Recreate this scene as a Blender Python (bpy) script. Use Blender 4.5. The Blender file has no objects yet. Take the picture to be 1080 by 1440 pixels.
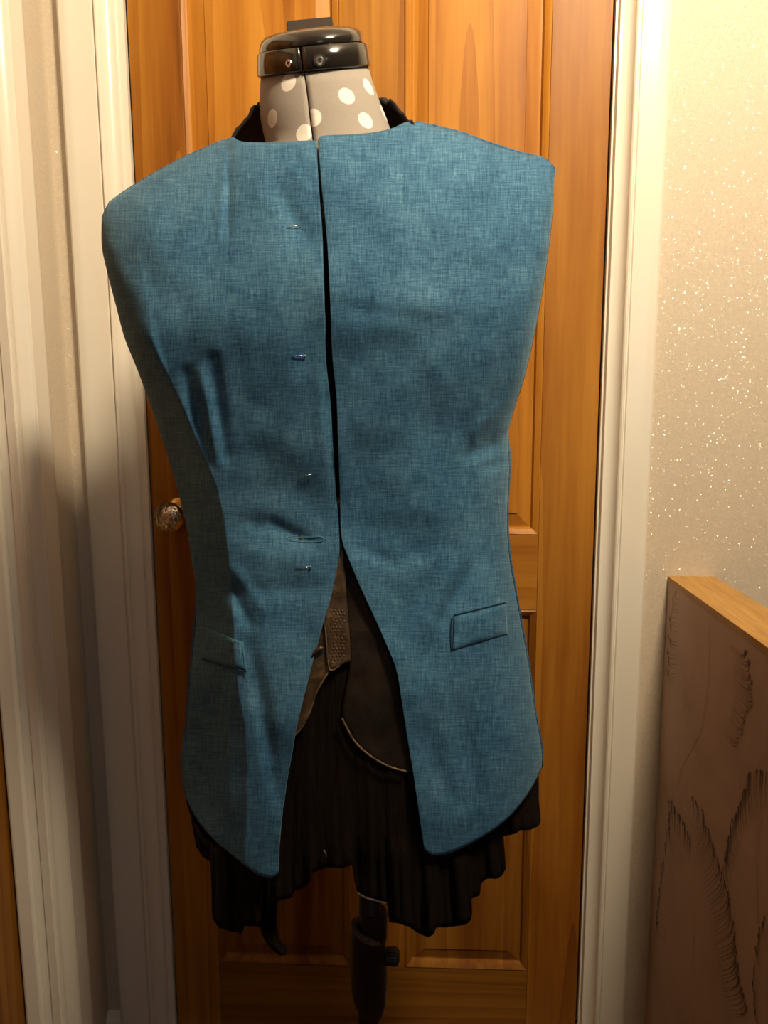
import bpy, bmesh, math, random
from mathutils import Vector, Matrix, noise
random.seed(7)
S = bpy.context.scene
COL = S.collection
rad = math.radians
# ------------------------------------------------------------------ camera
F, CH = 1081.0, 1.19
R = Matrix.Rotation(rad(2.6), 3, 'Z') @ Matrix.Rotation(math.pi/2 - rad(8.7), 3, 'X') @ Matrix.Rotation(rad(-0.26), 3, 'Z')
CPOS = Vector((0, 0, CH))
cd = bpy.data.cameras.new('camera'); cam = bpy.data.objects.new('camera', cd); COL.objects.link(cam)
cam.matrix_world = Matrix.Translation(CPOS) @ R.to_4x4()
cd.sensor_fit = 'VERTICAL'; cd.sensor_height = 36.0; cd.lens = 36.0*F/1440.0; cd.clip_start = 0.02
S.camera = cam
# ------------------------------------------------------------------ world, lights, exposure
w = bpy.data.worlds.new('world'); S.world = w; w.use_nodes = True
w.node_tree.nodes['Background'].inputs[0].default_value = (1.0, 0.8, 0.6, 1)
w.node_tree.nodes['Background'].inputs[1].default_value = 0.005
def lamp(name, kind, loc, power, color, size=0.1, aim=None, sy=None):
    l = bpy.data.lights.new(name, kind); l.energy = power; l.color = color
    if kind == 'AREA':
        l.size = size
        if sy: l.shape = 'RECTANGLE'; l.size_y = sy
    else: l.shadow_soft_size = size
    o = bpy.data.objects.new(name, l); COL.objects.link(o); o.location = loc
    if aim: o.rotation_euler = (Vector(aim)-Vector(loc)).to_track_quat('-Z', 'Y').to_euler()
    return o
LAMP = Vector((0.52, 0.08, 2.40))
sp = lamp('ceiling_downlight', 'SPOT', LAMP, 205.0, (1.0, 0.80, 0.53), 0.13, (0.15, 1.25, 2.10))   # tilted towards the top of the door
sp.data.spot_size = rad(144); sp.data.spot_blend = 1.0
lamp('added_fill_light', 'AREA', (0.75, -1.60, 1.45), 1.5, (1.0, 0.92, 0.84), 0.55, (0.75, 0, 1.40), 0.8)  # fill light added behind the camera
vs = S.view_settings
vs.view_transform = 'Standard'; vs.look = 'None'; vs.gamma = 1.0; vs.use_curve_mapping = False
vs.exposure = -0.12

# ------------------------------------------------------------------ unprojection helpers (photo measurements -> points in the room)
def ray(u, v): return R @ Vector(((u-540)/F, -(v-720)/F, -1.0))
def onY(u, v, Y): d = ray(u, v); return CPOS + d*(Y/d.y)
def onX(u, v, X): d = ray(u, v); return CPOS + d*(X/d.x)
def onZ(u, v, Z): d = ray(u, v); return CPOS + d*((Z-CH)/d.z)
def lerp(a, b, t): return a+(b-a)*t
def sm(a, b, x):
    t = max(0.0, min(1.0, (x-a)/(b-a))); return t*t*(3-2*t)
def interp(pts, x):            # piecewise linear through (x, y) pairs sorted by x
    if x <= pts[0][0]: return pts[0][1]
    for (a, fa), (b, fb) in zip(pts, pts[1:]):
        if x <= b: return fa+(fb-fa)*(x-a)/(b-a)
    return pts[-1][1]
def interp_s(pts, x):          # the same, smoothed (Catmull-Rom)
    if x <= pts[0][0]: return pts[0][1]
    if x >= pts[-1][0]: return pts[-1][1]
    for i in range(len(pts)-1):
        if x <= pts[i+1][0]:
            (a, fa), (b, fb) = pts[i], pts[i+1]; p = pts[max(0, i-1)]; q = pts[min(len(pts)-1, i+2)]; t = (x-a)/(b-a)
            m0 = (fb-p[1])/(b-p[0])*(b-a); m1 = (q[1]-fa)/(q[0]-a)*(b-a)
            return (2*t**3-3*t*t+1)*fa+(t**3-2*t*t+t)*m0+(3*t*t-2*t**3)*fb+(t**3-t*t)*m1
def resample(pts, n, power=1.0):
    """n+1 points evenly spaced along a gently smoothed polyline"""
    P = [Vector(p) for p in pts]
    dense = []
    for i in range(len(P)-1):
        p0 = P[max(i-1, 0)]; p1 = P[i]; p2 = P[i+1]; p3 = P[min(i+2, len(P)-1)]
        for k in range(8):
            t = k/8
            dense.append(0.5*((2*p1)+(p2-p0)*t+(2*p0-5*p1+4*p2-p3)*t*t+(3*p1-p0-3*p2+p3)*t**3))
    dense.append(P[-1])
    L = [0]
    for a, b in zip(dense, dense[1:]): L.append(L[-1]+(b-a).length)
    out = []; j = 0
    for i in range(n+1):
        s = L[-1]*((i/n)**power)
        while j < len(L)-2 and L[j+1] < s: j += 1
        t = (s-L[j])/max(1e-9, L[j+1]-L[j])
        out.append(dense[j].lerp(dense[j+1], min(1, t)))
    return out

# ------------------------------------------------------------------ object helpers
def tag(o, label=None, cat=None, group=None, kind=None):
    if label: o['label'] = label
    if cat: o['category'] = cat
    if group: o['group'] = group
    if kind: o['kind'] = kind
    return o
def empty(name, loc, label=None, cat=None, group=None, kind=None):
    o = bpy.data.objects.new(name, None); COL.objects.link(o); o.location = loc; o.empty_display_size = 0.05
    return tag(o, label, cat, group, kind)
def link_mesh(name, me, parent=None):
    o = bpy.data.objects.new(name, me); COL.objects.link(o)
    if parent is not None:
        o.parent = parent
        o.matrix_parent_inverse = Matrix.Identity(4)
        base = parent.location.copy(); p = parent.parent
        while p is not None: base += p.location; p = p.parent
        o.location = -base
    return o
def mesh_obj(name, verts, faces, mats, parent=None, smooth=False, uvs=None, mi=None):
    me = bpy.data.meshes.new(name); me.from_pydata([tuple(v) for v in verts], [], faces)
    for m in (mats if isinstance(mats, (list, tuple)) else [mats]): me.materials.append(m)
    if uvs:
        l = me.uv_layers.new(name='UVMap')
        for lp in me.loops: l.data[lp.index].uv = uvs[lp.vertex_index]
    me.polygons.foreach_set('use_smooth', [smooth]*len(me.polygons))
    if mi: me.polygons.foreach_set('material_index', mi)
    me.update()
    return link_mesh(name, me, parent)
def bm_obj(name, bm, mats, parent=None, smooth=False):
    me = bpy.data.meshes.new(name); bmesh.ops.recalc_face_normals(bm, faces=bm.faces[:]); bm.to_mesh(me); bm.free()
    for m in (mats if isinstance(mats, (list, tuple)) else [mats]): me.materials.append(m)
    me.polygons.foreach_set('use_smooth', [smooth]*len(me.polygons))
    return link_mesh(name, me, parent)
def smooth_angle(o, deg=35):
    me = o.data; me.polygons.foreach_set('use_smooth', [True]*len(me.polygons))
    bm = bmesh.new(); bm.from_mesh(me)
    for e in bm.edges:
        if len(e.link_faces) == 2 and e.calc_face_angle(0) > rad(deg): e.smooth = False
    bm.to_mesh(me); bm.free(); return o
def add_box(bm, x0, x1, y0, y1, z0, z1, bev=0.0):
    r = bmesh.ops.create_cube(bm, size=1.0)
    for v in r['verts']:
        v.co = Vector((lerp(x0, x1, v.co.x+.5), lerp(y0, y1, v.co.y+.5), lerp(z0, z1, v.co.z+.5)))
    if bev:
        ed = list({e for v in r['verts'] for e in v.link_edges})
        bmesh.ops.bevel(bm, geom=ed, offset=bev, segments=2, affect='EDGES', profile=0.5)
def box(name, x0, x1, y0, y1, z0, z1, mat, parent=None, bev=0.0):
    bm = bmesh.new(); add_box(bm, x0, x1, y0, y1, z0, z1, bev); return bm_obj(name, bm, mat, parent)
def rings_mesh(rings, close=True, cap0=True, cap1=True):
    n = len(rings[0]); V = [p for r in rings for p in r]; Fc = []
    for i in range(len(rings)-1):
        for j in range(n if close else n-1):
            k = (j+1) % n; Fc.append((i*n+j, i*n+k, (i+1)*n+k, (i+1)*n+j))
    if cap0: Fc.append(tuple(range(n))[::-1])
    if cap1: Fc.append(tuple(range((len(rings)-1)*n, len(rings)*n)))
    return V, Fc
def solidify(o, th, off=-1, mo=0):
    m = o.modifiers.new('thickness', 'SOLIDIFY'); m.thickness = th; m.offset = off; m.use_even_offset = False
    if mo: m.material_offset = mo; m.material_offset_rim = mo
    return o
def tube(name, pts, r, mat, parent=None, n=8, rr=None):
    rings = []
    for i, p in enumerate(pts):
        a = pts[max(i-1, 0)]; b = pts[min(i+1, len(pts)-1)]; d = (b-a).normalized()
        x = d.orthogonal().normalized() if i == 0 else (x - d*x.dot(d)).normalized()
        y = d.cross(x); q = rr[i] if rr else r
        rings.append([p+x*math.cos(t*2*math.pi/n)*q+y*math.sin(t*2*math.pi/n)*q for t in range(n)])
    V, Fc = rings_mesh(rings); return mesh_obj(name, V, Fc, mat, parent, True)

# ------------------------------------------------------------------ materials
class NT:
    def __init__(s, name, base, rough=0.6, spec=0.5, metal=0.0):
        s.m = bpy.data.materials.new(name); s.m.use_nodes = True; s.t = s.m.node_tree
        s.b = s.t.nodes['Principled BSDF']
        s.b.inputs['Base Color'].default_value = (*base, 1); s.b.inputs['Roughness'].default_value = rough
        s.b.inputs['Specular IOR Level'].default_value = spec; s.b.inputs['Metallic'].default_value = metal
    def n(s, typ, **kw):
        nd = s.t.nodes.new(typ)
        for k, v in kw.items():
            if k.startswith('i_'):
                key = k[2:]; key = int(key) if key.isdigit() else key
                if hasattr(v, 'is_output'): s.t.links.new(v, nd.inputs[key])
                else: nd.inputs[key].default_value = v
            else: setattr(nd, k, v)
        return nd
    def l(s, a, b): s.t.links.new(a, b)
    def coord(s, scale=(1, 1, 1), kind='Object', rnd=False, loc=(0, 0, 0)):
        c = s.n('ShaderNodeTexCoord').outputs[kind]
        if rnd:
            oi = s.n('ShaderNodeObjectInfo').outputs['Random']
            ml = s.n('ShaderNodeVectorMath', operation='SCALE', i_0=(7.3, 5.1, 9.7)); s.l(oi, ml.inputs['Scale'])
            c = s.n('ShaderNodeVectorMath', operation='ADD', i_0=c, i_1=ml.outputs[0]).outputs[0]
        mp = s.n('ShaderNodeMapping'); s.l(c, mp.inputs[0]); mp.inputs['Scale'].default_value = scale; mp.inputs['Location'].default_value = loc
        return mp.outputs[0]
    def noise(s, vec, scale, detail=2.0, rough=0.5, dist=0.0, out='Fac'):
        nd = s.n('ShaderNodeTexNoise', i_Vector=vec); nd.inputs['Scale'].default_value = scale; nd.inputs['Detail'].default_value = detail
        nd.inputs['Roughness'].default_value = rough; nd.inputs['Distortion'].default_value = dist
        return nd.outputs[out]
    def ramp(s, fac, stops):
        r = s.n('ShaderNodeValToRGB'); s.l(fac, r.inputs[0]); cr = r.color_ramp
        while len(cr.elements) < len(stops): cr.elements.new(0.5)
        for e, (p, c) in zip(cr.elements, stops): e.position = p; e.color = (*c, 1) if len(c) == 3 else c
        return r.outputs[0]
    def math(s, op, a, b=0.0, c=0.0, clamp=False):
        nd = s.n('ShaderNodeMath', operation=op, use_clamp=clamp)
        for i, x in enumerate((a, b, c)):
            if hasattr(x, 'is_output'): s.l(x, nd.inputs[i])
            else: nd.inputs[i].default_value = x
        return nd.outputs[0]
    def mix(s, fac, a, b, blend='MIX'):
        nd = s.n('ShaderNodeMix', data_type='RGBA', blend_type=blend)
        for i, x in ((0, fac), (6, a), (7, b)):
            if hasattr(x, 'is_output'): s.l(x, nd.inputs[i])
            else: nd.inputs[i].default_value = x if i == 0 else (*x, 1)
        return nd.outputs[2]
    def bump(s, h, strength=0.3, dist=0.001):
        b = s.n('ShaderNodeBump', i_Height=h); b.inputs['Strength'].default_value = strength; b.inputs['Distance'].default_value = dist
        s.l(b.outputs[0], s.b.inputs['Normal']); return b
    def col(s, c): s.l(c, s.b.inputs['Base Color'])

def wood(name, horiz=False, tone=1.0, along='Z'):
    k = NT(name, (0.4, 0.18, 0.04), 0.46, 0.16)
    sc = (1, 1, 0.045) if along == 'Z' else ((0.045, 1, 1) if along == 'X' else (1, 0.045, 1))
    v = k.coord(sc, rnd=True)
    v2 = k.coord((1, 1, 0.16) if along == 'Z' else ((0.16, 1, 1) if along == 'X' else (1, .16, 1)), rnd=True)
    broad = k.noise(v, 16, 2, 0.5, 0.6)
    fine = k.noise(v, 120, 3, 0.6, 0.3)
    cloud = k.noise(v2, 9, 3, 0.55, 0.8)
    bands = k.math('FRACT', k.math('MULTIPLY', k.noise(v, 9, 1, 0.4, 0.2), 9.0))
    g = k.math('ADD', k.math('MULTIPLY', broad, 0.45), k.math('ADD', k.math('MULTIPLY', fine, 0.16), k.math('ADD', k.math('MULTIPLY', cloud, 0.30), k.math('MULTIPLY', bands, 0.09))))
    T = tone
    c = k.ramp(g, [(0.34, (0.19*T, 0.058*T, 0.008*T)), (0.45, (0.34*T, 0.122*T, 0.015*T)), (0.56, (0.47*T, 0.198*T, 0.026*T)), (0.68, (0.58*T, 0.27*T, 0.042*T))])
    k.col(c)
    k.b.inputs['Coat Weight'].default_value = 0.08; k.b.inputs['Coat Roughness'].default_value = 0.35
    k.bump(fine, 0.12, 0.0006)
    return k.m
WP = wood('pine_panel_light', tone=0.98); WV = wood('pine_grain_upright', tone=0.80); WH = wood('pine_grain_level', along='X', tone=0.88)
WPD = wood('pine_dark_and_low_shade', tone=0.62); WHD = wood('pine_level_low_shade', along='X', tone=0.55)  # lower boards darkened for light falling off downwards; also the left door's dark wood
WY = wood('pine_grain_along_side', along='Y', tone=0.6)
capk = NT('golden_oak_cap', (0.5, 0.3, 0.08), 0.5, 0.4)
vv = capk.coord((14, 0.8, 14)); capk.col(capk.ramp(capk.noise(vv, 12, 4, 0.6, 0.3), [(0.3, (0.36, 0.19, 0.045)), (0.7, (0.56, 0.32, 0.09))])); CAP = capk.m

k = NT('white_gloss_paint', (0.80, 0.765, 0.69), 0.22, 0.5)
vv = k.coord((1, 1, 0.06)); k.bump(k.noise(vv, 60, 2), 0.10, 0.0008)
k.col(k.mix(k.noise(k.coord(), 5, 3), (0.78, 0.74, 0.66), (0.83, 0.795, 0.72))); PAINT = k.m
k = NT('ceiling_paint', (0.8, 0.76, 0.68), 0.8, 0.2); k.bump(k.noise(k.coord(), 90, 3), 0.2, 0.001); CEIL = k.m

def glitter_paper(name, a, b):
    k = NT(name, a, 0.55, 0.35)
    v = k.coord()
    k.col(k.mix(k.noise(v, 260, 4, 0.7), a, b))
    vo = k.n('ShaderNodeTexVoronoi', i_Vector=v); vo.inputs['Scale'].default_value = 400
    dist = vo.outputs['Distance']; c = vo.outputs['Color']
    sep = k.n('ShaderNodeSeparateColor', i_Color=c)
    mask = k.math('MULTIPLY', k.math('LESS_THAN', dist, 0.42), k.math('GREATER_THAN', sep.outputs[2], 0.62))
    geo = k.n('ShaderNodeNewGeometry').outputs['Normal']
    off = k.n('ShaderNodeVectorMath', operation='SUBTRACT', i_0=c, i_1=(0.5, 0.5, 0.5))
    off = k.n('ShaderNodeVectorMath', operation='SCALE', i_0=off.outputs[0]); off.inputs['Scale'].default_value = 2.0
    nn = k.n('ShaderNodeVectorMath', operation='ADD', i_0=geo, i_1=off.outputs[0])
    nn = k.n('ShaderNodeVectorMath', operation='NORMALIZE', i_0=nn.outputs[0])
    gl = k.n('ShaderNodeBsdfGlossy'); gl.inputs['Roughness'].default_value = 0.32; gl.inputs['Color'].default_value = (0.95, 0.9, 0.82, 1)
    k.l(nn.outputs[0], gl.inputs['Normal'])
    mx = k.n('ShaderNodeMixShader'); k.l(k.math('MULTIPLY', mask, 0.18), mx.inputs[0]); k.l(k.b.outputs[0], mx.inputs[1]); k.l(gl.outputs[0], mx.inputs[2])
    k.l(mx.outputs[0], k.t.nodes['Material Output'].inputs[0])
    k.bump(k.noise(v, 420, 3, 0.6), 0.35, 0.0008)
    return k.m
PAPER = glitter_paper('cream_glitter_wallpaper', (0.72, 0.635, 0.53), (0.50, 0.425, 0.335))

k = NT('brown_feather_wallpaper_ground', (0.2, 0.1, 0.06), 0.62, 0.3)
v = k.coord()
c1 = k.ramp(k.noise(v, 5, 4, 0.6, 0.6), [(0.3, (0.44, 0.31, 0.245)), (0.5, (0.54, 0.395, 0.32)), (0.72, (0.62, 0.46, 0.38))])
c2 = k.mix(k.math('MULTIPLY', k.noise(k.coord((1, 3, .5)), 60, 4, 0.7), 0.3), c1, (0.28, 0.19, 0.145))
k.col(c2); k.bump(k.noise(v, 180, 3), 0.25, 0.0007); BROWN = k.m
k = NT('plain_brown_wallpaper', (0.22, 0.12, 0.075), 0.7, 0.3); k.col(k.mix(k.noise(k.coord(), 6, 4), (0.11, 0.045, 0.018), (0.16, 0.07, 0.03))); BROWN2 = k.m
k = NT('dark_feather_print', (0.085, 0.045, 0.034), 0.5, 0.3)
k.col(k.mix(k.noise(k.coord(), 90, 2), (0.075, 0.04, 0.034), (0.13, 0.072, 0.055))); FDARK = k.m
k = NT('mid_feather_print', (0.16, 0.092, 0.066), 0.55, 0.3)
k.col(k.mix(k.noise(k.coord(), 70, 2), (0.22, 0.125, 0.085), (0.29, 0.17, 0.11))); FMID = k.m
k = NT('pale_feather_print', (0.36, 0.22, 0.14), 0.5, 0.3)
k.col(k.mix(k.noise(k.coord(), 70, 2), (0.54, 0.35, 0.23), (0.62, 0.41, 0.28))); FPALE = k.m

k = NT('brown_carpet', (0.2, 0.13, 0.085), 0.95, 0.1)
k.col(k.mix(k.noise(k.coord(), 250, 3, 0.7), (0.08, 0.032, 0.012), (0.14, 0.06, 0.022))); k.bump(k.noise(k.coord(), 400, 3), 0.9, 0.004); CARPET = k.m

def linen(name):
    k = NT(name, (0.03, 0.18, 0.35), 0.82, 0.2)
    uv = k.coord(kind='UV')
    mp = lambda s: (lambda n: (k.l(uv, n.inputs[0]), n.inputs['Scale'].__setattr__('default_value', s), n.outputs[0])[2])(k.n('ShaderNodeMapping'))
    wx = k.noise(mp((1, 13, 1)), 42, 4, 0.7)      # long horizontal slubs
    wy = k.noise(mp((13, 1, 1)), 42, 4, 0.7)      # long vertical slubs
    fx = k.noise(mp((1, 6, 1)), 210, 2, 0.6)
    fy = k.noise(mp((6, 1, 1)), 210, 2, 0.6)
    cl = k.noise(uv, 11, 4, 0.6, 0.4)
    g = k.math('ADD', k.math('MULTIPLY', wx, 0.34), k.math('ADD', k.math('MULTIPLY', wy, 0.34), k.math('ADD', k.math('MULTIPLY', k.math('ADD', fx, fy), 0.10), k.math('MULTIPLY', cl, 0.20))))
    c = k.ramp(g, [(0.40, (0.006, 0.030, 0.076)), (0.48, (0.022, 0.085, 0.178)), (0.56, (0.050, 0.150, 0.272)), (0.67, (0.135, 0.285, 0.415))])
    k.col(c)
    k.b.inputs['Sheen Weight'].default_value = 0.15; k.b.inputs['Sheen Tint'].default_value = (0.5, 0.8, 1, 1)
    k.bump(g, 0.35, 0.0012)
    return k.m
LINEN = linen('teal_blue_linen')
k = NT('dark_navy_lining', (0.012, 0.02, 0.035), 0.6, 0.3); k.bump(k.noise(k.coord(), 300, 2), 0.2, 0.0006); LINING = k.m
k = NT('blue_stitch_and_lit_edge', (0.07, 0.24, 0.36), 0.7, 0.2); k.col(k.mix(k.noise(k.coord(), 500, 1), (0.05, 0.18, 0.3), (0.12, 0.32, 0.45))); THREAD = k.m
k = NT('dark_stitching', (0.01, 0.05, 0.1), 0.7, 0.2); k.col(k.mix(k.noise(k.coord(), 500, 1), (0.006, 0.03, 0.07), (0.015, 0.07, 0.13))); THREADD = k.m

def crinkle(name, a, b, rough=0.8):
    k = NT(name, a, rough, 0.25)
    v = k.coord((1, 1, 0.07)); n = k.noise(v, 170, 3, 0.6, 0.3)
    k.col(k.mix(n, a, b)); k.bump(n, 0.9, 0.004); k.b.inputs['Specular IOR Level'].default_value = 0.1
    return k.m
BLACK = crinkle('black_crinkled_cotton', (0.003, 0.0022, 0.0018), (0.014, 0.008, 0.0055), 0.95)
k = NT('black_jersey', (0.028, 0.021, 0.019), 0.85, 0.2); k.bump(k.noise(k.coord(), 400, 2), 0.3, 0.0007); JERSEY = k.m
k = NT('pale_edge', (0.13, 0.095, 0.07), 0.8, 0.2); k.col(k.mix(k.noise(k.coord(), 300, 2), (0.07, 0.05, 0.04), (0.17, 0.125, 0.1))); HEM = k.m  # pale tone along the hem and the stand collar's rim
k = NT('worn_brown_leather', (0.05, 0.03, 0.015), 0.38, 0.5)
n = k.noise(k.coord(), 28, 5, 0.65, 0.5); k.col(k.ramp(n, [(0.35, (0.020, 0.012, 0.006)), (0.55, (0.065, 0.038, 0.018)), (0.72, (0.18, 0.11, 0.06))]))
k.bump(k.noise(k.coord(), 140, 4, 0.6), 0.5, 0.0015); LEATHER = k.m
k = NT('dark_leather', (0.022, 0.015, 0.01), 0.6, 0.2)
n = k.noise(k.coord(), 22, 5, 0.65, 0.5); k.col(k.ramp(n, [(0.4, (0.009, 0.006, 0.004)), (0.75, (0.028, 0.016, 0.010))]))
k.bump(k.noise(k.coord(), 120, 4, 0.6), 0.4, 0.0015); DLEATHER = k.m
k = NT('rubbed_leather_edge', (0.2, 0.13, 0.07), 0.45, 0.4)
k.col(k.ramp(k.noise(k.coord(), 90, 4, 0.7), [(0.4, (0.05, 0.032, 0.018)), (0.65, (0.22, 0.145, 0.085))])); LEDGE = k.m

def dotted(name, dots):
    k = NT(name, (0.3, 0.26, 0.23), 0.8, 0.2)
    v = k.coord(); tot = None
    for p, r in dots:
        d = k.n('ShaderNodeVectorMath', operation='DISTANCE', i_0=v, i_1=tuple(p)).outputs['Value']
        mk = k.math('SUBTRACT', 1.0, k.math('MULTIPLY', k.math('SUBTRACT', d, r-0.0004), 1250.0, clamp=True))
        tot = mk if tot is None else k.math('MAXIMUM', tot, mk)
    vn = k.noise(v, 900, 2)
    base = k.mix(vn, (0.30, 0.27, 0.245), (0.38, 0.34, 0.305))
    k.col(k.mix(tot, base, (0.80, 0.77, 0.72))); k.bump(vn, 0.3, 0.0004)
    return k.m
k = NT('glossy_black_plastic', (0.018, 0.015, 0.013), 0.13, 0.6); k.bump(k.noise(k.coord(), 40, 1), 0.05, 0.0005)
k.b.inputs['Coat Weight'].default_value = 0.4; k.b.inputs['Coat Roughness'].default_value = 0.12; PLASTIC = k.m
k = NT('matt_black_plastic', (0.045, 0.036, 0.030), 0.5, 0.4); k.bump(k.noise(k.coord(), 300, 2), 0.2, 0.0004); MATT = k.m
k = NT('black_enamel_metal', (0.014, 0.009, 0.008), 0.4, 0.4); k.bump(k.noise(k.coord(), 200, 2), 0.1, 0.0004); METALB = k.m
k = NT('bright_steel', (0.75, 0.74, 0.72), 0.22, 0.5, 1.0); k.bump(k.noise(k.coord(), 400, 1), 0.05, 0.0002); STEEL = k.m
k = NT('aged_brass', (0.55, 0.33, 0.10), 0.3, 0.5, 1.0); k.bump(k.noise(k.coord(), 200, 2), 0.1, 0.0003); BRASS = k.m
k = NT('clear_cut_glass', (1, 1, 1), 0.02, 0.5); k.b.inputs['Transmission Weight'].default_value = 1.0; k.b.inputs['IOR'].default_value = 1.5
k.bump(k.noise(k.coord(), 100, 1), 0.02, 0.0002); GLASS = k.m
k = NT('added_fill_glow', (0.8, 0.85, 0.9), 0.3); k.b.inputs['Emission Color'].default_value = (0.6, 0.8, 1, 1); k.b.inputs['Emission Strength'].default_value = 1.2  # added glow behind the camera, seen only as bluish reflections
k.bump(k.noise(k.coord(), 40, 2), 0.1, 0.001); FILLGLASS = k.m
k = NT('opal_lamp_glass', (0.9, 0.85, 0.75), 0.3); k.b.inputs['Emission Color'].default_value = (1, 0.78, 0.5, 1); k.b.inputs['Emission Strength'].default_value = 6
k.bump(k.noise(k.coord(), 40, 2), 0.1, 0.001); BULB = k.m

# ------------------------------------------------------------------ room shell
YW = 1.240            # face of the wall that holds the panelled door
XL = -0.570           # left wall
XR, YB, ZC = 1.70, -1.75, 2.47
DF = 1.250            # door face
DL = onY(178, 0, DF).x+0.0; DR = onY(864, 0, DF).x
DL, DR = -0.446, 0.288
DZ0, DZ1 = 0.032, 2.01
st = lambda o: tag(o, kind='structure')
st(box('floor', XL-0.25, XR+0.1, YB-0.1, YW+0.15, -0.05, 0.0, CARPET))
st(box('ceiling', XL-0.25, XR+0.1, YB-0.1, YW+0.15, ZC, ZC+0.05, CEIL))
bm = bmesh.new()
add_box(bm, XL-0.12, DL-0.020, YW, YW+0.12, 0, ZC)
add_box(bm, DR+0.018, XR+0.1, YW, YW+0.12, 0, ZC)
add_box(bm, DL-0.020, DR+0.018, YW, YW+0.12, DZ1+0.02, ZC)
st(bm_obj('wall_far', bm, PAPER))
# left wall with its own door opening (Y from OY0 to OY1)
OY1 = 1.070; OY0 = 0.31
bm = bmesh.new()
add_box(bm, XL-0.12, XL, OY1+0.012, YW, 0, ZC)
add_box(bm, XL-0.12, XL, YB, OY0-0.012, 0, ZC)
add_box(bm, XL-0.12, XL, OY0-0.012, OY1+0.012, 2.03, ZC)
st(bm_obj('wall_left', bm, PAPER))
st(box('wall_right', XR, XR+0.1, YB-0.1, YW, 0, ZC, BROWN2))
# back wall with an added, unseen window that carries fill light
wx0, wx1, wz0, wz1 = 0.42, 1.08, 0.98, 1.92
bm = bmesh.new()
add_box(bm, XL-0.12, wx0, YB-0.1, YB, 0, ZC); add_box(bm, wx1, XR, YB-0.1, YB, 0, ZC)
add_box(bm, wx0, wx1, YB-0.1, YB, 0, wz0); add_box(bm, wx0, wx1, YB-0.1, YB, wz1, ZC)
st(bm_obj('wall_back', bm, BROWN2))
win = st(empty('added_window_1', (0.75, YB-0.05, wz0)))
bm = bmesh.new()
for a in ((wx0, wx0+.05, wz0, wz1), (wx1-.05, wx1, wz0, wz1), (wx0+.05, wx1-.05, wz0, wz0+.05), (wx0+.05, wx1-.05, wz1-.05, wz1)):
    add_box(bm, a[0], a[1], YB-0.07, YB-0.01, a[2], a[3], 0.004)
bm_obj('added_window_frame', bm, PAINT, win)
box('fill_pane', wx0+.05, wx1-.05, YB-0.05, YB-0.04, wz0+.05, wz1-.05, FILLGLASS, win)

# moulded architrave: section (inward distance, proudness) swept up one jamb, over the head, down the other
def architrave_section(total, lining):
    a = total-lining
    return [(0, 0), (0, .011), (.0015, .016), (.005, .0190), (.012, .0205), (.020, .0200), (a-.030, .0195), (a-.0285, .0165), (a-.027, .0165),
            (a-.0262, .0205), (a-.0245, .0225), (a-.0225, .0225), (a-.0205, .0205), (a-.0195, .0165), (a-.016, .0105), (a-.011, .0070), (a-.005, .0055), (a-.0008, .0060), (a, .0045),
            (a+.0004, -.0020), (total, -.0020), (total, -.012)]
def arch_jamb(name, sec, outer, sgn, z0, z1, axis, face, parent=None, label=None):
    V = []; n = len(sec)
    for z in (z0, z1):
        for d, p in sec:
            a = outer+sgn*d
            zz = z + (0 if z == z0 else -d)
            V.append((a, face-p, zz) if axis == 'X' else (face+p, a, zz))
    Fc = [(i, i+1, n+i+1, n+i) for i in range(n-1)] + [tuple(range(n)), tuple(range(2*n-1, n-1, -1))]
    o = mesh_obj(name, V, Fc, PAINT, parent)
    bm = bmesh.new(); bm.from_mesh(o.data); bmesh.ops.recalc_face_normals(bm, faces=bm.faces[:]); bm.to_mesh(o.data); bm.free()
    return smooth_angle(o, 28)
def arch_head(name, secL, oL, oR, ztop, axis, face, parent=None):
    V = []; n = len(secL)
    for side in (0, 1):
        for d, p in secL:
            a = (oL+d) if side == 0 else (oR-d)
            V.append((a, face-p, ztop-d) if axis == 'X' else (face+p, a, ztop-d))
    Fc = [(i, i+1, n+i+1, n+i) for i in range(n-1)] + [tuple(range(n)), tuple(range(2*n-1, n-1, -1))]
    o = mesh_obj(name, V, Fc, PAINT, parent); return smooth_angle(o, 28)
oL = -0.5425; oR = 0.3655
secL = architrave_section(DL-oL-0.0005, 0.011); secR = architrave_section(oR-DR-0.0005, 0.004)
ft = st(empty('trim_1', (-0.08, YW, 0)))
tag(ft, 'white gloss moulded architrave around the far pine door')
arch_jamb('architrave_leg', secL, oL, 1, 0.0, DZ1+0.095, 'X', YW, ft)
arch_jamb('architrave_leg', secR, oR, -1, 0.0, DZ1+0.095, 'X', YW, ft)
arch_head('architrave_head', secL, oL, oR, DZ1+0.095, 'X', YW, ft)
box('threshold', DL-0.018, DR+0.016, YW-0.012, YW+0.05, 0.0, 0.028, PAINT, ft, 0.003)
# door stop behind the leaf
bm = bmesh.new(); add_box(bm, DL-0.018, DL+0.012, DF+0.046, YW+0.11, 0.028, DZ1); add_box(bm, DR-0.012, DR+0.016, DF+0.046, YW+0.11, 0.028, DZ1); add_box(bm, DL-0.018, DR+0.016, DF+0.046, YW+0.11, DZ1, DZ1+0.015)
bm_obj('door_stop', bm, PAINT, ft)

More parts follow.
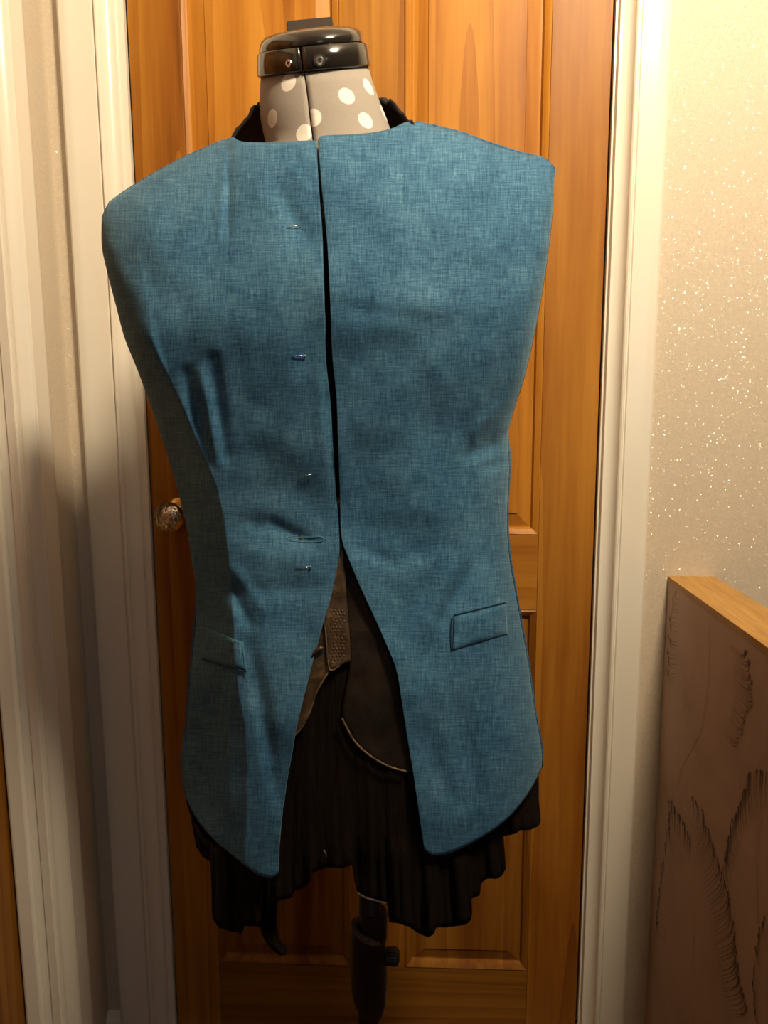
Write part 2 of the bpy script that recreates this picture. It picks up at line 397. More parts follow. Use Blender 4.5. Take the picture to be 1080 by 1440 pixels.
# skirting boards
def skirting(name, pts, h=0.068, th=0.014):
    V = []; Fc = []
    sec = [(0, 0), (th, 0), (th, h-.014), (th*.75, h-.008), (th*.45, h-.003), (0, h)]
    (x0, y0), (x1, y1) = pts; d = Vector((x1-x0, y1-y0, 0)).normalized(); nrm = Vector((-d.y, d.x, 0))
    for (x, y) in pts:
        for a, z in sec: p = Vector((x, y, 0))+nrm*a; V.append((p.x, p.y, z))
    n = len(sec); Fc = [(i, (i+1) % n, n+(i+1) % n, n+i) for i in range(n)]+[tuple(range(n)), tuple(range(2*n-1, n-1, -1))]
    o = mesh_obj(name, V, Fc, PAINT); return st(smooth_angle(o, 30))
skirting('baseboard_far', [(0.413, YW), (oR, YW)])
skirting('baseboard_right_far', [(XR-.02, YW), (0.500, YW)])
skirting('baseboard_left_far', [(oL, YW), (XL+0.0, YW)])
skirting('baseboard_left', [(XL, OY0-0.11), (XL, YB)])

# ------------------------------------------------------------------ four-panel doors
def panel_part(bm_name, x0, x1, z0, z1, mat, parent, xf, T=0.04):
    # raised and fielded panel with a stuck bead round it
    sec = [(0.0, 0.0), (0.002, -0.0015), (0.006, 0.0005), (0.010, 0.003), (0.0125, 0.0095), (0.015, 0.0095), (0.0355, 0.0045), (0.0365, 0.0028)]
    V = []; Fc = []
    for d, y in sec:
        V += [(x0+d, y, z0+d), (x1-d, y, z0+d), (x1-d, y, z1-d), (x0+d, y, z1-d)]
    n = len(sec)
    b = len(V); V += [(x0, T, z0), (x1, T, z0), (x1, T, z1), (x0, T, z1)]
    for i in range(n-1):
        for j in range(4):
            kk = (j+1) % 4; Fc.append((i*4+j, i*4+kk, (i+1)*4+kk, (i+1)*4+j))
    Fc.append(tuple((n-1)*4+j for j in range(4)))
    for j in range(4):
        kk = (j+1) % 4; Fc.append((b+j, b+kk, kk, j))
    Fc.append((b+3, b+2, b+1, b))
    return mesh_obj(bm_name, [xf(*p) for p in V], Fc, mat, parent)
def build_door(root, W, Hh, xf, stl, stR, mull_c, mull, r0, r1, r2, r3, wv, wh):
    T = 0.04
    def bx(nm, x0, x1, z0, z1, m):
        bm = bmesh.new(); add_box(bm, x0, x1, 0, T, z0, z1, 0.0006)
        for v in bm.verts: v.co = Vector(xf(*v.co))
        return bm_obj(nm, bm, m, root)
    g = 0.0004
    bx('stile', 0, stl, 0, Hh, wv); bx('stile', W-stR, W, 0, Hh, wv)
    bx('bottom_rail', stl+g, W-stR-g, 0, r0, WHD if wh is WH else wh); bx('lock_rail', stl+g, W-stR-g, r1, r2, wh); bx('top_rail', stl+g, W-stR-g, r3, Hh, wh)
    m0, m1 = mull_c-mull/2, mull_c+mull/2
    bx('mullion', m0, m1, r0+g, r1-g, wv); bx('mullion', m0, m1, r2+g, r3-g, wv)
    for z0, z1 in ((r0, r1), (r2, r3)):
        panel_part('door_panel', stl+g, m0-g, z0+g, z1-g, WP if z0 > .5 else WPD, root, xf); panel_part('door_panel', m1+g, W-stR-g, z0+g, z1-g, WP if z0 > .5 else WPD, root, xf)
d1 = tag(empty('door_1', ((DL+DR)/2, DF, DZ0)), 'golden pine four panel door behind the dress form', kind='structure')
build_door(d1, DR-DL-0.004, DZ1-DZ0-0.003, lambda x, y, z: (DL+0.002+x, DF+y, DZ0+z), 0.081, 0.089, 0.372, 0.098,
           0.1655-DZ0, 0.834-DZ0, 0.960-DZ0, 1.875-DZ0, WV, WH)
# crystal knob on the far door
kc = onY(238, 727, DF-0.055)
knob = empty('door_handle', (0, 0, 0)); knob.parent = d1; knob.location = (kc.x-d1.location.x, kc.y-d1.location.y, kc.z-d1.location.z); knob['label'] = 'faceted clear glass door knob with a brass rose'
def lathe_y(prof, n=24):          # profile (y, r) round the knob axis
    return rings_mesh([[Vector((kc.x+r*math.cos(2*math.pi*j/n), kc.y+y, kc.z+r*math.sin(2*math.pi*j/n))) for j in range(n)] for y, r in prof])
V, Fc = lathe_y([(0.0548, .024), (0.050, .024), (0.047, .021), (0.044, .010), (0.024, .009), (0.020, .0125), (0.016, .0125)])
smooth_angle(mesh_obj('rose', V, Fc, BRASS, knob), 40)
bm = bmesh.new(); bmesh.ops.create_icosphere(bm, subdivisions=2, radius=0.0245, matrix=Matrix.Translation(kc)@Matrix.Rotation(.5, 4, 'Y')); bm_obj('glass_knob', bm, GLASS, knob)
bm = bmesh.new(); bmesh.ops.create_icosphere(bm, subdivisions=2, radius=0.0095, matrix=Matrix.Translation(kc+Vector((0, .007, 0)))@Matrix.Diagonal((1, .6, 1, 1))); bm_obj('foil_core', bm, STEEL, knob)
# second door, closed in the left wall; only its far edge shows
d2 = tag(empty('door_2', (-0.626, (OY0+OY1)/2, 0.012)), 'brown wooden door in the left wall cut by the photo edge', kind='structure')
build_door(d2, OY1-OY0-0.004, 1.99, lambda x, y, z: (-0.626-y, OY0+0.002+x, 0.012+z), 0.09, 0.09, 0.378, 0.098, 0.15, 0.81, 0.935, 1.86, WPD, WY)
box('push_plate', -0.6262, -0.6235, OY0+.02, OY0+.075, 0.95, 1.15, BRASS, d2, 0.001)
t2 = st(empty('trim_2', (XL, (OY0+OY1)/2, 0))); tag(t2, 'white gloss door frame in the left wall')
w2 = 0.078
sec2 = [(0, 0), (0, .012), (.0015, .0165), (.005, .018), (.012, .0185), (.046, .018), (.0475, .0150), (.049, .0150), (.050, .0190), (.053, .0205), (.056, .0190), (.058, .0145), (.063, .0085), (.068, .006), (.072, .006), (.0725, .000), (w2, .000), (w2, -.012)]
oF = 1.146; oN = OY0-(oF-OY1)
arch_jamb('architrave_leg', sec2, oF, -1, 0.0, 2.10, 'Y', XL, t2)
arch_jamb('architrave_leg', sec2, oN, 1, 0.0, 2.10, 'Y', XL, t2)
arch_head('architrave_head', sec2, oN, oF, 2.10, 'Y', XL, t2)
bm = bmesh.new()
add_box(bm, -0.690, XL+0.001, OY1+0.0005, OY1+0.0115, 0, 2.02, 0.001); add_box(bm, -0.690, XL+0.001, OY0-0.0115, OY0-0.0005, 0, 2.02, 0.001); add_box(bm, -0.690, XL+0.001, OY0, OY1, 2.008, 2.0295, 0.001)
bm_obj('lining', bm, PAINT, t2)
bm = bmesh.new(); add_box(bm, -0.6215, -0.594, OY1-0.012, OY1+0.0005, 0, 2.0, 0.004); add_box(bm, -0.6215, -0.594, OY0-0.0005, OY0+0.012, 0, 2.0, 0.004)
bm_obj('door_stop', bm, PAINT, t2)

# ------------------------------------------------------------------ half-height boxed wall with oak cap, right
ZCAP = onY(940, 810, YW).z
pA = onY(940, 811, YW); pB = onZ(1080, 910, ZCAP); pC = onY(1003, 811, YW)
dirL = Vector((pB.x-pA.x, pB.y-pA.y, 0)).normalized()
lw = st(empty('wall_low', (pA.x, YW, 0))); tag(lw, 'half height wall with oak cap and brown feather wallpaper')
Ln = 1.05; wdt = pC.x-pA.x
fA = Vector((pA.x, YW, 0)); 
def lowbox(name, z0, z1, mat, inset, out=0.0, l=Ln):
    n = Vector((dirL.y, -dirL.x, 0)); n = n if n.x < 0 else -n
    p0 = fA+n*out; p1 = fA+dirL*l+n*out
    q0 = fA+Vector((wdt, 0, 0))-n*out; q1 = q0+dirL*l
    P = [p0, p1, q1, q0]; V = [(p.x, min(p.y, YW-0.0002), z) for z in (z0, z1) for p in P]
    return mesh_obj(name, V, [(0, 1, 2, 3), (7, 6, 5, 4), (0, 4, 5, 1), (1, 5, 6, 2), (2, 6, 7, 3), (3, 7, 4, 0)], mat, lw)
lowbox('papered_core', 0.0, ZCAP-0.0082, BROWN, 0)
lowbox('oak_cap', ZCAP-0.008, ZCAP, CAP, 0, 0.0012)
NF = Vector((dirL.y, -dirL.x, 0)); NF = NF if NF.x < 0 else -NF
def onF(u, v, lift=0.0004):      # point of the papered face
    d = ray(u, v); t = (fA-CPOS).dot(NF)/d.dot(NF); return CPOS+d*t+NF*lift
def ribbon(V, Fc, pts, wf, lift):
    b = len(V); P = resample([(p[0], p[1], 0) for p in pts], 7)
    Q = [onF(p.x, p.y, lift) for p in P]
    for i, q in enumerate(Q):
        t = (Q[min(i+1, 7)]-Q[max(i-1, 0)]).normalized(); s = t.cross(NF)*wf(i/7)
        V += [q+s, q-s]
    for i in range(7): Fc.append((b+2*i, b+2*i+1, b+2*i+3, b+2*i+2))
barbD = ([], []); barbM = ([], []); barbP = ([], [])
def feather(edge, root, hook, dark, n, wd=0.0016, lift=0.0005, jl=0.0, dst=None):
    """barbs that run from near the spine root points to hooked tips along the feather's edge"""
    E = resample([(x, y, 0) for x, y in edge], n); Rt = resample([(x, y, 0) for x, y in root], n)
    for i in range(n+1):
        e = E[i]+Vector((random.uniform(-2, 2), random.uniform(-3, 3), 0)); r = Rt[i]; r = r.lerp(e, .38)
        m = e.lerp(r, 0.35)+Vector((hook[0], hook[1], 0))*0.5
        tip = e+Vector((-hook[0]*0.25, -hook[1]*0.25, 0))
        wmax = wd*random.uniform(.7, 1.25)
        if random.random() < dark:
            b0 = len(barbD[0]); rr_ = wd*random.uniform(1.1, 2.0); c_ = onF(e.x, e.y, lift+.0004); tz = Vector((0, 0, 1)); ty = tz.cross(NF)
            for q_ in range(8): barbD[0].append(c_+ty*math.cos(q_*.785)*rr_*.8+tz*math.sin(q_*.785)*rr_*1.5)
            barbD[1].append(tuple(range(b0, b0+8)))
        s = dst or (barbD if random.random() < dark else barbM)
        ribbon(s[0], s[1], [(r.x, r.y), (m.x, m.y), (e.x, e.y), (tip.x, tip.y)], lambda t: wmax*(0.15+0.85*t**2.5)*(1 if t < .95 else .45), lift+random.random()*0.0002)
feather([(975, 1125), (985, 1140), (1000, 1180), (1012, 1215), (1022, 1250), (1030, 1290), (1034, 1330), (1040, 1375), (1052, 1420)], [(972, 1190), (974, 1210), (976, 1240), (980, 1270), (986, 1295), (990, 1320), (996, 1370), (1005, 1400), (1015, 1440)], (6, 12), .75, 44)
feather([(944, 1125), (940, 1160), (935, 1195), (928, 1250), (924, 1300)], [(957, 1200), (955, 1230), (952, 1265), (948, 1300), (944, 1340)], (-4, 10), .55, 18)
feather([(941, 1127), (948, 1135), (956, 1150), (964, 1165), (972, 1185)], [(947, 1180), (950, 1190), (956, 1200), (962, 1210), (968, 1222)], (1, 8), .95, 13, .0018)
feather([(1078, 1090), (1066, 1086), (1056, 1088), (1050, 1105), (1044, 1125), (1032, 1150), (1024, 1185), (1018, 1215)], [(1078, 1170), (1070, 1175), (1064, 1180), (1060, 1190), (1052, 1200), (1046, 1215), (1038, 1245), (1030, 1290)], (-2, 10), .6, 34)
feather([(1048, 915), (1054, 940), (1056, 965), (1058, 990), (1050, 1005), (1044, 1030), (1036, 1050)], [(1015, 900), (1017, 925), (1018, 950), (1020, 975), (1018, 990), (1014, 1005), (1005, 1020)], (6, 14), .10, 30)
feather([(949, 835), (944, 860), (942, 890), (940, 920), (938, 950)], [(955, 850), (958, 875), (960, 905), (960, 935), (958, 965)], (-3, 8), .2, 18)
feather([(1075, 1290), (1066, 1330), (1060, 1380), (1064, 1430)], [(1079, 1340), (1076, 1380), (1074, 1420), (1076, 1460)], (-3, 10), .4, 16)
ribbon(barbP[0], barbP[1], [(998, 880), (996, 960), (985, 1030), (962, 1070), (951, 1110)], lambda t: 0.0007, 0.0005)
ribbon(barbP[0], barbP[1], [(975, 1240), (976, 1300), (974, 1370), (972, 1440)], lambda t: 0.0009, 0.0005)
ribbon(barbP[0], barbP[1], [(1068, 1150), (1064, 1210), (1066, 1300), (1068, 1400)], lambda t: 0.0008, 0.0005)
o = mesh_obj('feather_print', *barbD, FDARK, lw); o['kind'] = 'stuff'; o['label'] = 'dark hooked feather barbs'
o = mesh_obj('feather_print', *barbM, FMID, lw); o['kind'] = 'stuff'; o['label'] = 'mid brown feather barbs'
o = mesh_obj('feather_spine', *barbP, FPALE, lw); o['label'] = 'pale feather spines'

# ------------------------------------------------------------------ ceiling lamp (above the frame; it lights the landing)
lp = tag(empty('ceiling_lamp', (LAMP.x, LAMP.y, ZC)), 'small round white downlight set in the landing ceiling', 'lamp')
def ring_z(name, prof, mat):
    V, Fc = rings_mesh([[Vector((LAMP.x+q*math.cos(2*math.pi*j/32), LAMP.y+q*math.sin(2*math.pi*j/32), z)) for j in range(32)] for z, q in prof], True, False, False)
    return smooth_angle(mesh_obj(name, V, Fc, mat, lp), 40)
ring_z('rim', [(ZC-.0003, .075), (ZC-.006, .073), (ZC-.010, .066), (ZC-.008, .060), (ZC-.0003, .058)], PAINT)
# ================================================================== the dress form and what it wears
YC = 0.860     # depth of the form's centre plane
Lsil = [(150, 150), (305, 143), (345, 143), (380, 150), (430, 163), (475, 175), (525, 195), (580, 215), (640, 235), (690, 250), (740, 262), (790, 270), (830, 276), (880, 275), (950, 268), (1020, 262), (1080, 257), (1250, 250), (1360, 262)]
Rsil = [(150, 779), (236, 779), (290, 778), (350, 772), (410, 763), (470, 752), (530, 738), (580, 722), (615, 714), (660, 716), (700, 714), (745, 713), (790, 717), (830, 724), (880, 733), (930, 742), (1000, 752), (1050, 761), (1080, 763), (1250, 768), (1360, 768)]
topL = [(445, 197), (420, 198), (385, 200), (355, 200), (337, 198), (325, 193), (300, 204), (260, 221), (220, 242), (180, 266), (154, 284), (143, 305)]
topR = [(447, 198), (453, 191), (490, 189), (525, 186), (552, 180), (575, 171), (610, 177), (650, 187), (690, 202), (735, 216), (766, 222), (779, 236)]
sideL = [(143, 305), (143, 345), (150, 380), (163, 430), (175, 475), (195, 525), (215, 580), (235, 640), (250, 690), (262, 740), (270, 790), (276, 830), (275, 880), (268, 950), (262, 1020), (257, 1080), (262, 1122)]
sideR = [(779, 236), (778, 290), (772, 350), (763, 410), (752, 470), (738, 530), (722, 580), (714, 615), (716, 660), (714, 700), (713, 745), (717, 790), (724, 830), (733, 880), (742, 930), (752, 1000), (761, 1050), (762, 1080)]
botL = [(262, 1122), (275, 1150), (300, 1180), (330, 1205), (358, 1227), (377, 1234), (389, 1230), (391, 1220)]
botR = [(762, 1080), (747, 1110), (725, 1140), (700, 1163), (665, 1185), (632, 1200), (610, 1203), (597, 1195)]
frL = [(445, 197), (448, 260), (453, 340), (456, 420), (458, 500), (464, 560), (468, 620), (473, 700), (477, 750), (475, 790), (465, 840), (450, 890), (435, 950), (420, 1010), (408, 1070), (398, 1130), (392, 1190), (391, 1220)]
frR = [(447, 198), (452, 260), (460, 340), (464, 420), (467, 500), (473, 560), (475, 620), (478, 700), (480, 755), (490, 785), (505, 822), (525, 865), (545, 910), (558, 945), (567, 1000), (575, 1050), (583, 1100), (590, 1150), (597, 1195)]
TOPALL = sorted([(u, v) for u, v in topL+topR])
Bmid = [(180, .105), (330, .122), (430, .132), (520, .124), (620, .110), (720, .102), (820, .108), (950, .124), (1100, .134), (1250, .138)]
# creases and folds: ((u0,v0),(u1,v1), width px, height m) ridges (+) and troughs (-)
FOLDS = [((262, 525), (292, 650), 11, -.0060), ((300, 505), (316, 640), 10, -.0045), ((282, 520), (306, 650), 8, .0030),
 ((345, 735), (385, 738), 13, -.0035), ((385, 738), (440, 765), 9, -.0040), ((330, 770), (420, 790), 15, .0022), ((320, 832), (470, 826), 15, -.0028),
 ((318, 812), (352, 880), 9, -.0055), ((330, 800), (372, 860), 8, .0025), ((350, 905), (382, 1060), 12, -.0050), ((372, 1020), (388, 1120), 10, -.003), ((325, 965), (322, 1140), 10, .0025),
 ((658, 800), (622, 870), 10, -.0040), ((622, 870), (588, 960), 12, -.0040), ((640, 800), (596, 900), 12, .0022), ((660, 640), (706, 622), 11, -.0045), ((676, 660), (710, 652), 8, -.003), ((668, 610), (700, 572), 10, .0030),
 ((650, 1010), (672, 1120), 16, -.0030), ((620, 980), (640, 1100), 15, .002), ((545, 790), (630, 765), 14, -.0022), ((505, 768), (560, 795), 10, -.0022), ((520, 720), (640, 715), 18, .0015),
 ((390, 260), (432, 340), 14, -.0035), ((410, 235), (430, 262), 8, .0018), ((316, 215), (308, 330), 6, .0022), ((325, 215), (320, 330), 7, -.0016), ((566, 205), (566, 290), 7, -.0022), ((574, 200), (576, 280), 6, .0012),
 ((270, 230), (240, 330), 20, -.0016), ((150, 345), (260, 420), 26, -.0030), ((190, 260), (240, 420), 24, .0025), ((545, 440), (700, 420), 30, .0020), ((470, 432), (600, 450), 12, -.0014),
 ((700, 250), (740, 330), 16, -.0022), ((720, 480), (700, 560), 18, -.003), ((490, 940), (560, 930), 10, 0.0), ((462, 560), (474, 700), 7, -.0022), ((445, 480), (452, 620), 9, .0015), ((690, 700), (706, 860), 9, .0018), ((660, 620), (672, 790), 9, -.0018),
 ((590, 1030), (640, 1130), 14, -.0018), ((300, 950), (290, 1120), 14, -.002), ((500, 640), (640, 660), 26, -.0014), ((340, 600), (440, 640), 24, .002), ((330, 680), (460, 700), 22, -.0018)]
def fold_h(u, v):
    h = 0.0
    for (a, b), (c, d), wd, am in FOLDS:
        am *= 1.35
        if am == 0 or u < min(a, c)-3*wd or u > max(a, c)+3*wd or v < min(b, d)-3*wd or v > max(b, d)+3*wd: continue
        dx, dy = c-a, d-b; t = max(0, min(1, ((u-a)*dx+(v-b)*dy)/(dx*dx+dy*dy)))
        r2 = (u-a-dx*t)**2+(v-b-dy*t)**2
        h += am*math.exp(-r2/(wd*wd))*(0.45+0.55*math.sin(math.pi*min(1, max(0, t*0.9+0.05))))
    return h
def profile(t, qc, e0=0.16, lin=0.0):
    """fraction of front depth at |q|=t; qc = where the cloth turns the corner to the side"""
    t = min(1.0, t)
    if t <= qc: return 1-e0*(t/qc)**2.2
    r = (t-qc)/(1-qc); return (1-e0)*lerp(math.sqrt(max(0.0, 1-r**1.35)), (1-r)**0.85, lin)
QCL = [(200, .86), (330, .84), (420, .84), (500, .86), (600, .80), (700, .73), (850, .72), (950, .66), (1050, .56), (1230, .55)]
def Bfront(u, v, folds=True):
    Lx, Rx = interp(Lsil, v), interp(Rsil, v); uc = 458
    if u < uc: t = (uc-u)/(uc-Lx); pf = profile(t, interp_s(QCL, v), 0.10, sm(450, 600, v))
    else: t = (u-uc)/(Rx-uc); pf = profile(t, 0.80, 0.20)
    b = interp_s(Bmid, v)*pf
    tv = interp(TOPALL, u); d = max(0.0, v-tv)
    g = (1-math.exp(-d/72.0))**0.72
    nk = 0.074*math.sqrt(max(0.0, 1-((u-450)/127)**2)) if abs(u-450) < 127 else 0.0
    b = lerp(min(nk, b), b, g)
    if folds:
        edge = sm(1.0, .90, t)
        nz = noise.noise(Vector((u*.011, v*.009, 3.1)))*.0058+noise.noise(Vector((u*.028, v*.022, 7.7)))*.0022
        b += (fold_h(u, v)+nz)*edge*min(1, d/40+.1)
    return b
def VP(u, v, lift=0.0):          # point on the waistcoat front that shows at (u, v), lifted off the cloth
    return onY(u, v, YC-Bfront(u, v)-lift)

vest = tag(empty('waistcoat', tuple(onY(460, 1190, YC))), 'sleeveless teal blue linen waistcoat open down the front on the dress form', 'waistcoat')
def coons(top, bot, left, right, nu, nv):
    """left = curve for s=0, right = curve for s=1, top/bot run from s=0 to s=1"""
    T = resample(top, nu); B = resample(bot, nu); L = resample(left, nv); Rr = resample(right, nv)
    T = [Vector((p.x, p.y)) for p in T]; B = [Vector((p.x, p.y)) for p in B]; L = [Vector((p.x, p.y)) for p in L]; Rr = [Vector((p.x, p.y)) for p in Rr]
    G = []
    for j in range(nv+1):
        t = j/nv; row = []
        for i in range(nu+1):
            s = i/nu
            p = (1-t)*T[i]+t*B[i]+(1-s)*L[j]+s*Rr[j]-((1-s)*(1-t)*T[0]+s*(1-t)*T[-1]+(1-s)*t*B[0]+s*t*B[-1])
            row.append(p)
        G.append(row)
    return G
P3 = lambda c: [(a, b, 0) for a, b in c]
def armgap(v, lo, hi): return math.sin(math.pi*max(0, min(1, (v-lo)/(hi-lo))))**0.8 if lo < v < hi else 0.0
def vest_front(top, bot, front, side, nu, nv, seamlift, lo, hi):
    G = coons(P3(top), P3(bot[::-1]), P3(front), P3(side), nu, nv)
    V = []; U = []
    for j, row in enumerate(G):
        for i, p in enumerate(row):
            s = i/nu; b = Bfront(p.x, p.y)
            lift = seamlift*sm(60, 0, abs(p.x-row[0].x))
            if s > .86: b = max(b, 0)*1.0
            gap = 0.022*armgap(p.y, lo, hi)*sm(.80, 1.0, s)
            q = onY(p.x, p.y, YC-b-lift-gap)
            if s == 1: q = onY(p.x, p.y, YC-0.0015-gap)
            V.append(q); U.append((p.x*0.00083, -p.y*0.00083))
    n = nu+1; Fc = []
    for j in range(nv):
        for i in range(nu): Fc.append((j*n+i, (j+1)*n+i, (j+1)*n+i+1, j*n+i+1) if side is sideR else (j*n+i, j*n+i+1, (j+1)*n+i+1, (j+1)*n+i))
    o = mesh_obj('front_panel', V, Fc, [LINEN, LINING], vest, True, U)
    solidify(o, 0.0026, -1); return o
fl = vest_front(topL, botL, frL, sideL, 120, 190, 0.0, 300, 640); fl['label'] = 'front panel on the left of the photo, pinned, with dark side'
fr = vest_front(topR, botR, frR, sideR, 120, 190, 0.003, 236, 625); fr['label'] = 'front panel on the right of the photo, plain edge'
# back panel, shoulder line to hem, round the back of the form
V = []; U = []; NU, NV = 60, 70
Lc = resample(P3(sideL), NV); Rc = resample(P3(sideR), NV)
sh = [(143, 305), (154, 284), (180, 266), (220, 242), (260, 221), (300, 204), (325, 193), (400, 186), (500, 178), (575, 171), (610, 177), (650, 187), (690, 202), (735, 216), (766, 222), (779, 236)]
for j in range(NV+1):
    a, b = Lc[j], Rc[j]; t = j/NV
    for i in range(NU+1):
        s = i/NU; u = lerp(a.x, b.x, s); v0 = lerp(a.y, b.y, s)
        top = interp(sh, u)-lerp(305, 236, s)
        v = v0+top*(1-t)**1.6
        q = abs(2*s-1); B = 0.100*(1-q**2.6)**0.6
        rise = min(1, (v-interp(sh, u))/110+.0); rise = math.sqrt(max(0, 1-(1-max(0, rise))**2))
        inneck = 1-sm(95, 135, abs(u-450))
        B = B*lerp(max(rise, 0.62*inneck), 1, sm(0, 1, t*2.2))
        gp = armgap(v, lerp(300, 236, s), 630)*0.03*sm(.75, 1, q)
        base = onY(u, v, YC); V.append(Vector((base.x, YC+0.0015+B+gp, base.z))); U.append((u*.00083, -v*.00083))
n = NU+1
Fc = [(j*n+i, (j+1)*n+i, (j+1)*n+i+1, j*n+i+1) for j in range(NV) for i in range(NU)]
o = mesh_obj('back_panel', V, [f[::-1] for f in Fc][::1], [LINEN, LINING], vest, True, U); solidify(o, 0.0022, 1)

# pocket welts: cloth strips standing a little off the fronts
def welt(corners, lab, nu=26, nv=12, h=0.0042):
    (tl, tr, br, bl) = [Vector(c) for c in corners]; V = []; U = []
    for j in range(nv+1):
        for i in range(nu+1):
            s, t = i/nu, j/nv; p = (tl.lerp(tr, s)).lerp(bl.lerp(br, s), t)
            e = min(s*nu/1.6, (1-s)*nu/1.6, t*nv/1.6, (1-t)*nv/1.6, 1.0)
            V.append(VP(p.x, p.y, h*math.sin(e*math.pi/2)-0.0006)); U.append((p.x*.00083+.31, -p.y*.00083+.17))
    n = nu+1; Fc = [(j*n+i, (j+1)*n+i, (j+1)*n+i+1, j*n+i+1) for j in range(nv) for i in range(nu)]
    o = mesh_obj('pocket_welt', V, Fc, [LINEN, LINING], vest, True, U); solidify(o, 0.0015, -1); o['label'] = lab
    return o
w1 = welt([(280, 881), (341, 903), (347, 945), (283, 927)], 'slanting pocket welt on the dark left side')
w2_ = welt([(637, 866), (712, 848), (715, 893), (635, 917)], 'pocket welt on the right front panel')
def stitch(name, pts, mat, r=0.0004, lift=0.0008, n=16, par=None):
    P = [VP(p.x, p.y, lift) for p in resample(P3(pts), n)]
    return tube(name, P, r, mat, par or vest, 6)
stitch('welt_edge', [(341, 903), (344, 925), (347, 945)], THREAD, .0006, .0042)  # lighter blue line stands in for the welt's lit side edge
stitch('welt_edge', [(636, 868), (634, 892), (635, 915)], THREADD, .0008, .0012)
stitch('welt_edge', [(281, 882), (300, 888), (325, 898), (340, 903)], THREAD, .0005, .0042)  # lighter blue line stands in for the lit top edge
stitch('welt_edge', [(284, 927), (310, 935), (346, 945)], THREADD, .0007, .0020)
bh = stitch('buttonhole', [(404, 755), (430, 756), (452, 755), (452, 761), (430, 762), (408, 760), (404, 755)], THREAD, .0004, .0005, 40)
bh['label'] = 'stitched buttonhole'
stitch('buttonhole_lip', [(406, 753.5), (430, 754.5), (451, 753.5)], THREAD, .0003, .0004)
stitch('welt_edge', [(638, 865), (675, 856), (711, 847)], THREADD, .0006, .0012)
stitch('dart_seam', [(323, 960), (322, 1010), (320, 1060)], THREAD, .0005, .0004)
# dressmaking pins
def pin(uh, vh, ut, vt, lab, head=0.0011, r=0.00045):
    base = VP((uh+ut)/2, (vh+vt)/2, 0)
    e = tag(empty('dressmaking_pin', tuple(base)), lab, 'pin', 'pins down the left front edge of the waistcoat')
    a = VP(uh, vh, .0016); b = VP(ut, vt, .0010)
    tube('shaft', [a, a.lerp(b, .5)+Vector((0, -.0006, 0)), b], r, STEEL, e, 8)
    bm = bmesh.new(); bmesh.ops.create_icosphere(bm, subdivisions=2, radius=head, matrix=Matrix.Translation(a)); bm_obj('pin_head', bm, STEEL, e, True)
pin(423, 317, 403, 320, 'topmost steel pin in the waistcoat, short and faint, near the neck', .0007, .00035)
pin(429, 500, 411, 500, 'second steel pin from the top, level, at chest height')
pin(438, 667, 421, 671, 'third steel pin from the top, slightly tilted, at the waist', .0006)
pin(437, 797, 416, 798, 'lowest steel pin with a bright round head, below the buttonhole', .0014)

# ------------------------------------------------------------------ dress form
form = tag(empty('dress_form', (onY(523, 1440, YC).x, YC, 0)), 'grey polka dot dress form with glossy black neck cap on a black stand', 'dress form')
def pring(L, Rp, b, n=48, yc=YC, yoff=0.0, a0=0, a1=2*math.pi, ex=2.0, k=0.0):
    l = onY(*L, yc); r = onY(*Rp, yc); c = (l+r)/2; a = (r-l)/2; out = []
    dv = CPOS-c; dv = dv*(1/abs(dv.y)); dv = Vector((0, -1, 0)).lerp(Vector((dv.x, -1, dv.z)), k)
    full = abs(a1-a0-2*math.pi) < 1e-6
    for j in range(n if full else n+1):
        t = a0+(a1-a0)*j/n; ct, s_ = math.cos(t), math.sin(t)
        if ex != 2: ct = math.copysign(abs(ct)**(2/ex), ct); s_ = math.copysign(abs(s_)**(2/ex), s_)
        out.append(c+a*ct+dv*(b*s_))
    return out
neck_rows = [((367, 106), (517, 91), .054), ((366, 125), (524, 116), .056), ((365, 146), (532, 138), .060), ((366, 165), (540, 158), .062), ((370, 185), (547, 177), .064), ((374, 200), (552, 192), .067), ((362, 214), (566, 206), .070)]
body_rows = [((335, 226), (600, 212), .074), ((275, 250), (655, 232), .078), ((225, 285), (705, 265), .086), ((205, 330), (720, 315), .094), ((215, 390), (715, 385), .104), ((232, 450), (705, 450), .106),
             ((250, 520), (695, 520), .098), ((268, 600), (690, 600), .088), ((285, 690), (688, 690), .082), ((295, 780), (690, 780), .084), ((293, 870), (702, 870), .094), ((288, 950), (712, 950), .102), ((290, 1030), (718, 1030), .102), ((300, 1060), (710, 1060), .098)]
# angle where the front seam sits (0 = right, pi/2 = front)
def ang(row, u):
    L, Rp, b = row; f = (u-(L[0]+Rp[0])/2)/((Rp[0]-L[0])/2); return math.acos(max(-1, min(1, f)))
seam_u = [(60, 424), (106, 430), (125, 433), (146, 436), (165, 438), (185, 441), (206, 444), (350, 456), (1070, 480)]
def front_pt(u, v, b=0.062): return onY(u, v, YC-b)
def neckpoint(u, v):       # point on the neck surface seen at (u, v)
    for (r0, r1) in zip(neck_rows, neck_rows[1:]):
        if v <= (r1[0][1]+r1[1][1])/2 or r1 is neck_rows[-1]: break
    t = (v-(r0[0][1]+r0[1][1])/2)/(((r1[0][1]+r1[1][1])-(r0[0][1]+r0[1][1]))/2)
    Lx = lerp(r0[0][0], r1[0][0], t); Rx = lerp(r0[1][0], r1[1][0], t); b = lerp(r0[2], r1[2], t)
    f = max(-1, min(1, (u-(Lx+Rx)/2)/((Rx-Lx)/2)))
    return onY(u, v, YC-b*math.sqrt(1-f*f))
dotsL = [((406, 117), .0086), ((385, 167), .0088), ((428, 188), .0088)]
dotsR = [((487, 136), .0086), ((516, 124), .0088), ((440, 166), .0088), ((513, 171), .0086), ((538, 160), .0088)]
fo = form.location
DM = []
